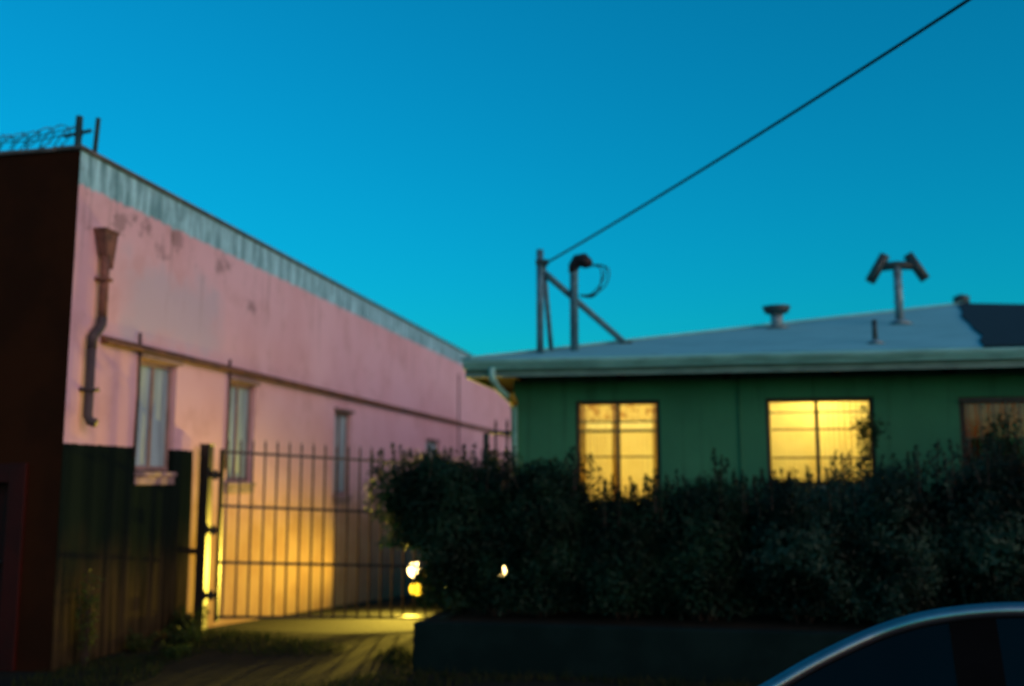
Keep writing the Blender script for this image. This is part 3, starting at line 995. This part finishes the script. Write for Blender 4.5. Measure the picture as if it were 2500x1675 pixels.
def make_car(name, label, loc, rotz, paint, lit, soft=False):
    """front towards local -x; written in local coordinates about a ground origin"""
    root = bpy.data.objects.new(name, None)
    COL.objects.link(root)
    tag(root, label, 'car')
    W = .86
    fl = -1 if soft else 1            # the soft-top stands tail first

    def part(b, nm, mat, parent=root, smooth=False, bevel=0.0):
        o = b.build(nm, mat, None, smooth)
        o.parent = parent
        if bevel:
            m = o.modifiers.new('bevel', 'BEVEL'); m.width = bevel; m.segments = 2; m.limit_method = 'ANGLE'
        return o
    # lower body: loft
    hx = [-2.15, -2.05, -1.75, -1.2, -.62, 0.0, .9, 1.6, 1.95, 2.15]
    hz = [.62, .72, .80, .88, .94, .95, .96, .97, .92, .78]
    b = MB()
    NS = 60
    prof_n = 0
    for i in range(NS + 1):
        x = -2.15 + 4.3 * i / NS
        zt_ = spline(hx, hz, x)
        e = abs(x) / 2.15
        w = W * (1 - .16 * e ** 6) * (1 - .03 * e ** 2)
        zb_ = .20 + .06 * e ** 6
        for cx in (-1.35, 1.32):                       # wheel arches
            dx = abs(x - cx)
            if dx < .37:
                zb_ = max(zb_, .31 + math.sqrt(.37 ** 2 - dx ** 2) * .98)
        zb_ = min(zb_, zt_ - .12)
        half = [(w * .96, zb_), (w * .995, zb_ + (zt_ - zb_) * .35), (w, zb_ + (zt_ - zb_) * .6), (w * .985, zt_ - .06), (w * .94, zt_ - .015), (w * .80, zt_ + .008), (w * .4, zt_ + .028), (0, zt_ + .034)]
        full = [(-y, z) for y, z in half] + [(y, z) for y, z in reversed(half[:-1])]
        prof_n = len(full)
        for y, z in full:
            b.v.append((x, y, z))
    for i in range(NS):
        for j in range(prof_n - 1):
            a = i * prof_n + j
            b.f.append((a, a + 1, a + 1 + prof_n, a + prof_n))
    b.f.append(tuple(range(prof_n)))
    b.f.append(tuple(reversed([NS * prof_n + j for j in range(prof_n)])))
    body = part(b, 'body', paint, smooth=True)
    b = MB(); b.box(-2.0, 2.0, -.70, .70, .17, .30); part(b, 'underbody', M['black_trim'])
    # greenhouse
    rx = [-.85, -.45, -.05, .127 + CX, .301 + CX, .447 + CX, .543 + CX, .639 + CX, .778 + CX, .915 + CX, 1.25, 1.55, 1.85, 2.0]
    rx = [-.62, -.42, -.20, .0, .174, .32, .416, .512, .651, .788, 1.05, 1.35, 1.62, 1.80]
    rz_ = [.94, 1.045, 1.135, 1.204, 1.285, 1.345, 1.393, 1.426, 1.452, 1.462, 1.455, 1.395, 1.23, 1.02]
    if soft:                          # rail read off the photograph at the near side of the car
        for k, pxy in enumerate(((1839, 1675), (1979, 1602), (2098.6, 1548), (2178, 1519), (2258, 1497), (2377.6, 1480), (2497, 1475))):
            p = P(*pxy, 'Y', loc[1] - .63)
            rx[3 + k], rz_[3 + k] = p.x - loc[0], p.z - loc[2] + .008
        rz_[10:] = [rz_[9] - .006, rz_[9] - .06, rz_[9] - .22, 1.02]
        rz_[1], rz_[2] = rz_[3] - .20, rz_[3] - .095
    NX = 72
    rails, crowns, belts = [], [], []
    b_roof, b_ws, b_rw = MB(), MB(), MB()
    grid = []
    for i in range(NX + 1):
        x = rx[0] + (rx[-1] - rx[0]) * i / NX
        zr = spline(rx, rz_, x)
        up_ = max(0.0, min(1.0, (zr - .94) / .5))
        yb_ = W * .955
        yr = W * .955 - .20 * up_
        cr = .0 if soft else .055 * up_ + .02
        row = [(x, yr + .012, zr - .038), (x, yr + .006, zr - .020), (x, yr - .010, zr - .006), (x, yr - .032, zr), ]
        for q in range(1, 9):
            u = q / 8
            yy = (yr - .032) * (1 - u)
            row.append((x, yy, zr + cr * (1 - (1 - u) ** 2)))
        grid.append((row, (x, yb_, spline(hx, hz, x) - .012)))
    def at(i, j, s):
        x, y, z = grid[i][0][j]
        return (x, s * y, z)
    xw1, xr0 = .50, 1.36
    for i in range(NX):
        xm = (grid[i][0][0][0] + grid[i + 1][0][0][0]) / 2
        for s in (1, -1):
            for j in range(11):
                tgt = b_roof
                if j >= 4:
                    tgt = b_ws if xm < xw1 else (b_rw if xm > xr0 else b_roof)
                v = [at(i, j, s), at(i + 1, j, s), at(i + 1, j + 1, s), at(i, j + 1, s)]
                if s < 0:
                    v.reverse()
                tgt.quad(*v)
    import bmesh

    def weld(o):
        bm = bmesh.new(); bm.from_mesh(o.data); bmesh.ops.remove_doubles(bm, verts=bm.verts, dist=1e-4)
        bmesh.ops.recalc_face_normals(bm, faces=bm.faces); bm.to_mesh(o.data); bm.free()
        for p in o.data.polygons:
            p.use_smooth = True
    if soft:                          # open car: windscreen only, top folded away, near windows up
        weld(part(b_rw, 'windshield', M['car_glass']))
        for sy_ in (-.36, .36):
            st = MB(); st.box(.34, .50, sy_ - .22, sy_ + .22, .90, 1.14); st.box(.37, .47, sy_ - .12, sy_ + .12, 1.141, 1.22)
            part(st, 'seat_back', M['black_trim'], bevel=.03)
    else:
        for bb, nm, mt in ((b_roof, 'roof', paint), (b_ws, 'windshield', M['car_glass']), (b_rw, 'rear_window', M['car_glass'])):
            weld(part(bb, nm, mt))
    for s in ((-1,) if soft else (1, -1)):
        for (xa, xb_, nm) in ((-.45, .62, 'side_window'), (.70, 1.62, 'side_window')):
            bb = MB()
            for i in range(NX):
                x = grid[i][0][0][0]
                x2 = grid[i + 1][0][0][0]
                if x < xa or x2 > xb_:
                    continue
                v = [(x, s * grid[i][1][1], grid[i][1][2]), (x2, s * grid[i + 1][1][1], grid[i + 1][1][2]), at(i + 1, 0, s), at(i, 0, s)]
                v = [(p[0], p[1] - s * .004, p[2]) for p in v]
                bb.quad(*v)
            weld(part(bb, nm, M['car_glass']))
        segs = [[]]
        for i in range(NX):
            x, x2 = grid[i][0][0][0], grid[i + 1][0][0][0]
            if (-.45 <= x and x2 <= .62) or (.70 <= x and x2 <= 1.62):
                if segs[-1]:
                    segs.append([])
                continue
            segs[-1].append(i)
        for sg in segs:
            if not sg:
                continue
            bb = MB()
            for i in sg:
                bb.quad((grid[i][0][0][0], s * grid[i][1][1], grid[i][1][2]), (grid[i + 1][0][0][0], s * grid[i + 1][1][1], grid[i + 1][1][2]), at(i + 1, 0, s), at(i, 0, s))
            weld(part(bb, 'pillar', M['black_trim']))
    for s in (1, -1):
        ox = 1.85 if soft else 0.0
        mr = MB(); mr.tube([(-.38 + ox, s * .84, .98), (-.40 + ox, s * .93, 1.0)], .02, 8); mr.tube([(-.46 + ox, s * .97, 1.01), (-.43 + ox, s * .97, 1.01), (-.36 + ox, s * .97, 1.01), (-.33 + ox, s * .97, 1.01)], [.03, .08, .085, .05], 10); part(mr, 'mirror', paint, smooth=True)
        hd = MB(); hd.box(.42, .60, s * .868 - .012, s * .868 + .012, .80, .825); part(hd, 'door_handle', M['black_trim'])
    if soft:                         # bright moulding along the window line
        for s in (-1,):
            bb = MB()
            rows = []
            for i in range(4, NX - 6):
                x, y, z = at(i, 1, s)
                dn = at(i + 1, 1, s)[2] - at(i - 1, 1, s)[2]
                dl = at(i + 1, 1, s)[0] - at(i - 1, 1, s)[0]
                q = 1 / math.hypot(dn, dl)
                tx_, tz_ = -dn * q, dl * q
                rows.append([(x + tx_ * h_, y + s * o_, z + tz_ * h_) for h_, o_ in ((-.026, .012), (-.018, .022), (-.003, .024), (.011, .018), (.018, .004))])
            for r0, r1 in zip(rows, rows[1:]):
                for k in range(4):
                    bb.quad(r0[k], r1[k], r1[k + 1], r0[k + 1])
            weld(part(bb, 'window_moulding', M['chrome']))
    # wheels
    for cx in (-1.35, 1.32):
        for s in (1, -1):
            tz = .31
            ty = MB(); ty.tube([(cx, s * .62, tz), (cx, s * .64, tz), (cx, s * .82, tz), (cx, s * .845, tz)], [.27, .31, .31, .27], 24)
            to = part(ty, 'tyre', M['rubber'], smooth=True)
            rm = MB(); rm.tube([(cx, s * .80, tz), (cx, s * .852, tz)], [.20, .195], 20)
            for k in range(5):
                a = k * 2 * math.pi / 5
                rm.bar((cx, s * .856, tz), (cx + .18 * math.cos(a), s * .856, tz + .18 * math.sin(a)), .04, .012, up=(0, 1, 0))
            part(rm, 'rim', M['alloy'], to)
    # lamps, grille, bumpers: mirrored along x for the car that stands tail first
    fx = lambda pts: [(p[0] * fl, p[1], p[2]) for p in pts]
    bxf = lambda m_, a, c_, *r_: m_.box(min(a * fl, c_ * fl), max(a * fl, c_ * fl), *r_)
    for s in (1, -1):
        hl = MB(); hl.tube(fx([(-2.06, s * .70, .585), (-2.135, s * .69, .58), (-2.15, s * .69, .58)]), [.12, .095, .05], 16)
        part(hl, 'headlight', M['headlight_on'] if lit else M['lamp_off'], smooth=True)
        fg = MB(); fg.tube(fx([(-2.08, s * .66, .29), (-2.195, s * .66, .29)]), [.10, .088], 14)
        part(fg, 'fog_lamp', M['fog_on'] if lit else M['lamp_off'], smooth=True)
        tl = MB(); bxf(tl, 2.08, 2.16, s * .60 - .14, s * .60 + .14, .62, .74); part(tl, 'tail_lamp', M['red_lens'], bevel=.015)
    gr = MB(); bxf(gr, -2.165, -2.10, -.42, .42, .44, .58)
    for k in range(4):
        bxf(gr, -2.175, -2.165, -.40, .40, .455 + k * .03, .467 + k * .03)
    part(gr, 'grille', M['black_trim'])
    bp = MB(); bxf(bp, -2.19, -2.0, -.74, .74, .22, .40); part(bp, 'bumper', paint, bevel=.05)
    bp = MB(); bxf(bp, 2.0, 2.18, -.74, .74, .26, .50); part(bp, 'bumper', paint, bevel=.05)
    root.location = loc
    root.rotation_euler = (0, 0, rotz)
    return root


CX = 0.0
# near car: local x origin so that the roof rail passes where the photo shows it
make_car('parked_car', 'black open-top car at bottom right with bright curved moulding over raised window', (.127, 3.3 + .69, ROAD_Z + .004), 0, M['car_black'], False, True)
DC = Vector((-4.03, 18.35, 0))
sl = math.atan(.06)
dc = make_car('driveway_car', 'dark car with yellow headlights behind gate and shrub', (DC.x, DC.y, ground_z(DC.y) + .008), R(90), M['car_black'], True)
dc.rotation_euler = (0, sl * -1 * -1, R(90))
BEAM = (9.0, .055, -6.0, .09, .09)     # forward power, side spill, vertical falloff, vertical spill, aim
for sx in (-.69, .69):
    l = bpy.data.lights.new('headlight_beam', 'SPOT')
    l.energy = 700
    l.color = (1.0, .70, .075)
    l.spot_size = R(172)
    l.spot_blend = .35
    l.shadow_soft_size = .05
    l.use_nodes = True                              # low-beam pattern: most light at and below the horizon
    ln_ = l.node_tree
    tc = ln_.nodes.new('ShaderNodeTexCoord')
    sx_ = ln_.nodes.new('ShaderNodeSeparateXYZ')
    def mth(op, a, b_=0.0):
        m_ = ln_.nodes.new('ShaderNodeMath')
        m_.operation = op
        for k_, v_ in enumerate((a, b_)):
            if isinstance(v_, float):
                m_.inputs[k_].default_value = v_
            else:
                ln_.links.new(v_, m_.inputs[k_])
        return m_.outputs[0]
    ln_.links.new(tc.outputs['Normal'], sx_.inputs[0])
    fwd = mth('ADD', mth('POWER', mth('ABSOLUTE', sx_.outputs['Z']), BEAM[0]), BEAM[1])
    ver = mth('ADD', mth('EXPONENT', mth('MULTIPLY', mth('POWER', mth('ABSOLUTE', mth('SUBTRACT', sx_.outputs['Y'], BEAM[4])), 2.0), BEAM[2])), BEAM[3])
    ln_.links.new(mth('MULTIPLY', fwd, ver), ln_.nodes['Emission'].inputs['Strength'])
    o = bpy.data.objects.new('headlight_beam', l)
    COL.objects.link(o)
    o.parent = dc
    o.location = (-2.20, sx, .58)
    o.rotation_euler = Vector((1, 0, .0)).to_track_quat('Z', 'Y').to_euler()


# ---------------------------------------------------------------- plants
def leaf_mesh(pos, size, nrm, name, mat, parent, kind=True):
    """one small pointed, slightly folded leaf per row of pos"""
    n = len(pos)
    a = nrng.normal(size=(n, 3))
    nrm = nrm + a * .5
    nrm /= np.linalg.norm(nrm, axis=1, keepdims=True) + 1e-9
    t1_ = np.cross(nrm, nrng.normal(size=(n, 3)))
    t1_ /= np.linalg.norm(t1_, axis=1, keepdims=True) + 1e-9
    t2_ = np.cross(nrm, t1_)
    L = size[:, None] * nrng.uniform(.7, 1.3, (n, 1))
    Wd = L * nrng.uniform(.32, .5, (n, 1))
    v = np.empty((n, 4, 3))
    v[:, 0] = pos - t1_ * L * .5
    v[:, 1] = pos + t2_ * Wd * .5 + nrm * L * .07
    v[:, 2] = pos + t1_ * L * .5
    v[:, 3] = pos - t2_ * Wd * .5 + nrm * L * .07
    v = v.reshape(-1, 3)
    me = bpy.data.meshes.new(name)
    me.vertices.add(4 * n)
    me.vertices.foreach_set('co', v.ravel())
    idx = np.arange(4 * n).reshape(n, 4)
    tri = np.concatenate([idx[:, [0, 1, 2]], idx[:, [0, 2, 3]]], 1).ravel()
    me.loops.add(6 * n)
    me.loops.foreach_set('vertex_index', tri.astype(np.int32))
    me.polygons.add(2 * n)
    me.polygons.foreach_set('loop_start', np.arange(0, 6 * n, 3, dtype=np.int32))
    me.polygons.foreach_set('loop_total', np.full(2 * n, 3, dtype=np.int32))
    me.update(calc_edges=True)
    me.validate()
    o = link(name, me, mat, parent)
    if kind:
        o['kind'] = 'stuff'
    return o


def shrub(x0, x1, ztop, label, mat='leaf', y0=9.75, y1=11.35, n=11000, shoots=22, shoot_h=.22, leaf=.052, waist=.92, lean=0.0, clip=None, spikes=(), name='shrub', group='shrubs of the front hedge'):
    cx, cy = (x0 + x1) / 2, (y0 + y1) / 2
    zg = BED_Z
    root = empty(name, label, 'shrub', (cx, cy, zg), group)
    rx_, ry_ = (x1 - x0) / 2, (y1 - y0) / 2
    # lobes
    lob = []
    for _ in range(44):
        z = zg + nrng.uniform(.0, 1.0) * (ztop - zg)
        k = waist + (1 - waist) * min(1, z / (ztop * .5))
        if z > ztop * .72:
            k *= 1 - .5 * ((z - ztop * .72) / (ztop * .28)) ** 2
        a = nrng.uniform(0, 2 * math.pi)
        r = math.sqrt(nrng.uniform(.05, 1))
        lr = nrng.uniform(.20, .44) * min(1.0, rx_ / .5)
        c_ = (cx + math.cos(a) * r * max(.05, rx_ * k - lr), cy + math.sin(a) * r * max(.05, ry_ * k - lr), min(z, ztop - lr * .9))
        c_ = (c_[0] + lean * max(0.0, 1 - z / (ztop * .78)), c_[1], c_[2])
        lob.append((*c_, lr))
    lob = np.array(lob)
    pick = nrng.integers(0, len(lob), n)
    d = nrng.normal(size=(n, 3))
    d /= np.linalg.norm(d, axis=1, keepdims=True)
    rad = nrng.uniform(.62, 1.08, n)
    pos = lob[pick, :3] + d * (lob[pick, 3] * rad)[:, None]
    nr = d + np.array([0, 0, .5])
    sz = np.full(n, leaf)
    # inner mass
    m = n // 3
    u = nrng.normal(size=(m, 3)); u /= np.linalg.norm(u, axis=1, keepdims=True); u *= nrng.uniform(0, 1, (m, 1)) ** .4
    inn = np.stack([cx + lean * np.clip(.4 - .6 * u[:, 2], 0, 1) + u[:, 0] * rx_ * .72, cy + u[:, 1] * ry_ * .72, zg + (ztop - zg) * .5 + u[:, 2] * (ztop - zg) * .46], 1)
    pos = np.concatenate([pos, inn]); nr = np.concatenate([nr, u]); sz = np.concatenate([sz, np.full(m, leaf * 1.8)])
    stems = MB()
    sp = [(nrng.uniform(x0 + .1, x1 - .1), nrng.uniform(y0 + .2, y1 - .15), nrng.uniform(.35, 1.0) * shoot_h) for _ in range(shoots)] + list(spikes)
    for (sx, sy, sh) in sp:
        zb_ = ztop - .12 - .5 * ((sx - cx) / rx_) ** 4 * .6
        tilt = nrng.normal(0, .25, 2)
        tip = np.array([sx + tilt[0] * sh, sy + tilt[1] * sh, zb_ + .12 + sh])
        bse = np.array([sx, sy, zb_ - .15])
        stems.tube([bse, (bse + tip) / 2 + nrng.normal(0, .012, 3), tip], [.006, .005, .002], 4)
        kk = int(26 + 70 * sh)
        uu = nrng.uniform(.15, 1, kk)
        pp = bse + (tip - bse) * uu[:, None] + nrng.normal(0, 1, (kk, 3)) * (.045 * (1.15 - uu))[:, None]
        pos = np.concatenate([pos, pp]); nr = np.concatenate([nr, nrng.normal(size=(kk, 3))]); sz = np.concatenate([sz, np.full(kk, leaf * .95)])
    keep = pos[:, 2] > zg + .08
    keep &= pos[:, 1] < HY0 - .06
    for (ca, cb, zlo, zl) in clip or ():         # leaves cut away: low undercuts and a gap shaped to show the headlight
        jit = nrng.normal(0, .035, len(pos)) + .07 * np.sin(pos[:, 2] * 9)
        xx = pos[:, 0] if ca < -5 else pos[:, 0] + .2025 * (pos[:, 1] - 10.6)     # gap slanted along the camera's line to the right headlight
        keep &= ~((xx > ca + jit * .3) & (xx < cb + (jit if ca < -5 else jit * .3)) & (pos[:, 2] < zl + jit * .5) & (pos[:, 2] > zlo + jit * .5))
    leaf_mesh(pos[keep], sz[keep], nr[keep], 'foliage', M[mat], root)
    for k in range(7):
        a = k * 2 * math.pi / 7 + nrng.uniform(-.3, .3)
        bx, by = cx + lean + .10 * math.cos(a), cy + .10 * math.sin(a)
        ex, ey = cx + rx_ * .55 * math.cos(a), cy + ry_ * .55 * math.sin(a)
        stems.tube([(bx, by, zg - .03), ((bx + ex) / 2, (by + ey) / 2, ztop * .5), (ex, ey, ztop * .8)], [.028, .02, .008], 6)
    stems.build('stems', M['bark'], root)
    return root


LIGHT_GAP = (-2.19, -2.09, .70, .90)
shrub(-3.84, -1.75, 2.03, 'rounded dark shrub at left end of hedge, overlapping the gate', y0=9.85, y1=11.25, n=30000, shoots=22, shoot_h=.13, waist=.8, lean=.62, clip=((-9, -2.96, .35, 1.06), LIGHT_GAP))
shrub(-2.52, -.86, 1.95, 'dark shrub below the downspout, left of the square lit window', n=24000, shoots=22, shoot_h=.16, clip=((-9, -2.66, -.2, .7), LIGHT_GAP))
shrub(-1.62, -.10, 1.58, 'lowest shrub of hedge, in front of the square lit window', n=20000, shoots=40, shoot_h=.24)
shrub(-.84, .72, 1.74, 'shrub with tall pointed shoot between the two lit windows', n=21000, shoots=24, shoot_h=.16, spikes=((.13, 10.5, .34), (.07, 10.5, .26), (.17, 10.55, .24), (.12, 10.55, .3)))
shrub(.10, 1.64, 1.74, 'shrub below left half of the wide middle window', 'leaf_grey', n=20000, shoots=26, shoot_h=.16)
shrub(.94, 2.52, 1.90, 'grey green shrub below right end of the wide middle window', 'leaf_grey', n=20000, shoots=26, shoot_h=.2)
shrub(1.86, 3.40, 1.98, 'tall shrub left of the barred window', 'leaf_grey', n=20000, shoots=24, shoot_h=.22)
shrub(2.66, 4.4, 2.06, 'tallest shrub at right edge, in front of the barred window', 'leaf_grey', n=20000, shoots=30, shoot_h=.3)
shrub(3.95, 5.3, 2.1, 'shrub beyond the right edge, right of the barred window', 'leaf_grey', n=6000, shoots=8)

# branch with a leaf clump standing up beside the middle window
br = empty('leafy_branch', 'single leafy branch in front of right edge of middle window', 'branch', (1.62, 11.45, BED_Z))
cl = P(2118, 1047, 'Y', 11.42)
b = MB(); b.tube([(1.60, 11.45, BED_Z - .02), (1.62, 11.44, .8), (1.66, 11.43, 1.6), (cl.x, 11.42, cl.z + .05)], [.018, .014, .010, .004], 6)
b.tube([(1.66, 11.43, 1.75), (cl.x - .10, 11.41, cl.z - .03)], [.006, .003], 5)
b.build('stem', M['bark'], br)
n = 420
pp = np.array([cl.x, 11.42, cl.z]) + nrng.normal(0, 1, (n, 3)) * np.array([.075, .06, .085])
pp2 = np.array([cl.x - .02, 11.42, cl.z - .22]) + nrng.normal(0, 1, (120, 3)) * np.array([.05, .04, .10])
pp = np.concatenate([pp, pp2])
leaf_mesh(pp, np.full(len(pp), .05), nrng.normal(size=pp.shape), 'foliage', M['leaf'], br)
# the same in front of the barred window
br = empty('leafy_branch', 'leafy branch rising in front of the barred orange window', 'branch', (3.12, 11.45, BED_Z))
b = MB(); b.tube([(3.12, 11.45, BED_Z - .02), (3.10, 11.44, 1.0), (3.12, 11.43, 1.9), (3.16, 11.42, 2.42)], [.018, .014, .010, .004], 6); b.build('stem', M['bark'], br)
pp = np.concatenate([np.array([cx_, 11.42, cz_]) + nrng.normal(0, 1, (260, 3)) * np.array([.09, .06, .09]) for cx_, cz_ in ((3.10, 2.30), (2.96, 2.14), (3.08, 2.05))])
leaf_mesh(pp, np.full(len(pp), .052), nrng.normal(size=pp.shape), 'foliage', M['leaf'], br)


def weed(x, y, r, h, n, label, mat='leaf_weed', leaf=.06, lean=(0, 0), name='weed', grp='weeds at the foot of the pink wall'):
    z = ground_z(y)
    root = empty(name, label, 'weed', (x, y, z), grp)
    st = MB()
    pos = []
    for k in range(max(6, n // 30)):
        a = nrng.uniform(0, 2 * math.pi)
        q = r * math.sqrt(nrng.uniform(0, 1))
        tx, ty = x + q * math.cos(a) + lean[0], y + q * math.sin(a) + lean[1]
        tx = max(tx, XW + .04)
        tz = z + h * nrng.uniform(.45, 1)
        st.tube([(x + .2 * q * math.cos(a), y + .2 * q * math.sin(a), z - .01), ((x + tx) / 2, (y + ty) / 2, z + (tz - z) * .6), (tx, ty, tz)], [.006, .004, .002], 4)
        for _ in range(30):
            u = nrng.uniform(.15, 1)
            pos.append([x + (tx - x) * u + nrng.normal(0, .03), y + (ty - y) * u + nrng.normal(0, .03), z + (tz - z) * u ** .8 + nrng.normal(0, .025)])
    pos = np.array(pos)
    pos[:, 0] = np.maximum(pos[:, 0], XW + .03)
    pos[:, 2] = np.maximum(pos[:, 2], z + .02)
    leaf_mesh(pos, np.full(len(pos), leaf), nrng.normal(size=pos.shape) + np.array([.3, -.2, .6]), 'foliage', M[mat], root)
    st.build('stems', M['bark'], root)


weed(-5.75, 10.75, .24, .34, 700, 'bushy weed against pink wall just before the gate post')
weed(-5.55, 10.25, .26, .22, 600, 'low spreading weed on ground in front of gate post')
weed(-5.80, 9.9, .18, .16, 300, 'small weed at wall foot below the first boarded window')
weed(-5.86, 8.98, .14, .95, 420, 'tall scraggly weed climbing wall near the brown street front', leaf=.05)
weed(-5.30, 9.6, .22, .10, 300, 'flat weed on driveway between wall and gate')

# grass: blades
n = 26000
gx = nrng.uniform(-5.95, 5.0, n)
gy = nrng.uniform(8.0, 11.3, n)
patch = np.sin(gx * 2.1 + 1.3 * np.sin(gy * 1.7)) + np.sin(gy * 2.9 + gx * .8)
keep = ~((gx > -2.8) & (gy > 9.28)) & (patch > -.6) & ~((gx > -5.1) & (gx < -3.3) & (patch < .55))
gx, gy = gx[keep], gy[keep]
n = len(gx)
hgt = nrng.uniform(.03, .10, n)
ang = nrng.uniform(0, 2 * math.pi, n)
wx, wy = np.cos(ang) * .006, np.sin(ang) * .006
ln = nrng.normal(0, .035, (n, 2))
v = np.zeros((n, 3, 3))
v[:, 0] = np.stack([gx - wx, gy - wy, np.zeros(n)], 1)
v[:, 1] = np.stack([gx + wx, gy + wy, np.zeros(n)], 1)
v[:, 2] = np.stack([gx + ln[:, 0], gy + ln[:, 1], hgt], 1)
me = bpy.data.meshes.new('grass')
me.from_pydata(v.reshape(-1, 3).tolist(), [], np.arange(3 * n).reshape(n, 3).tolist())
o = link('grass', me, M['grass'])
tag(o, 'short rough grass over the front yard and drive edges', 'grass')
o['kind'] = 'stuff'
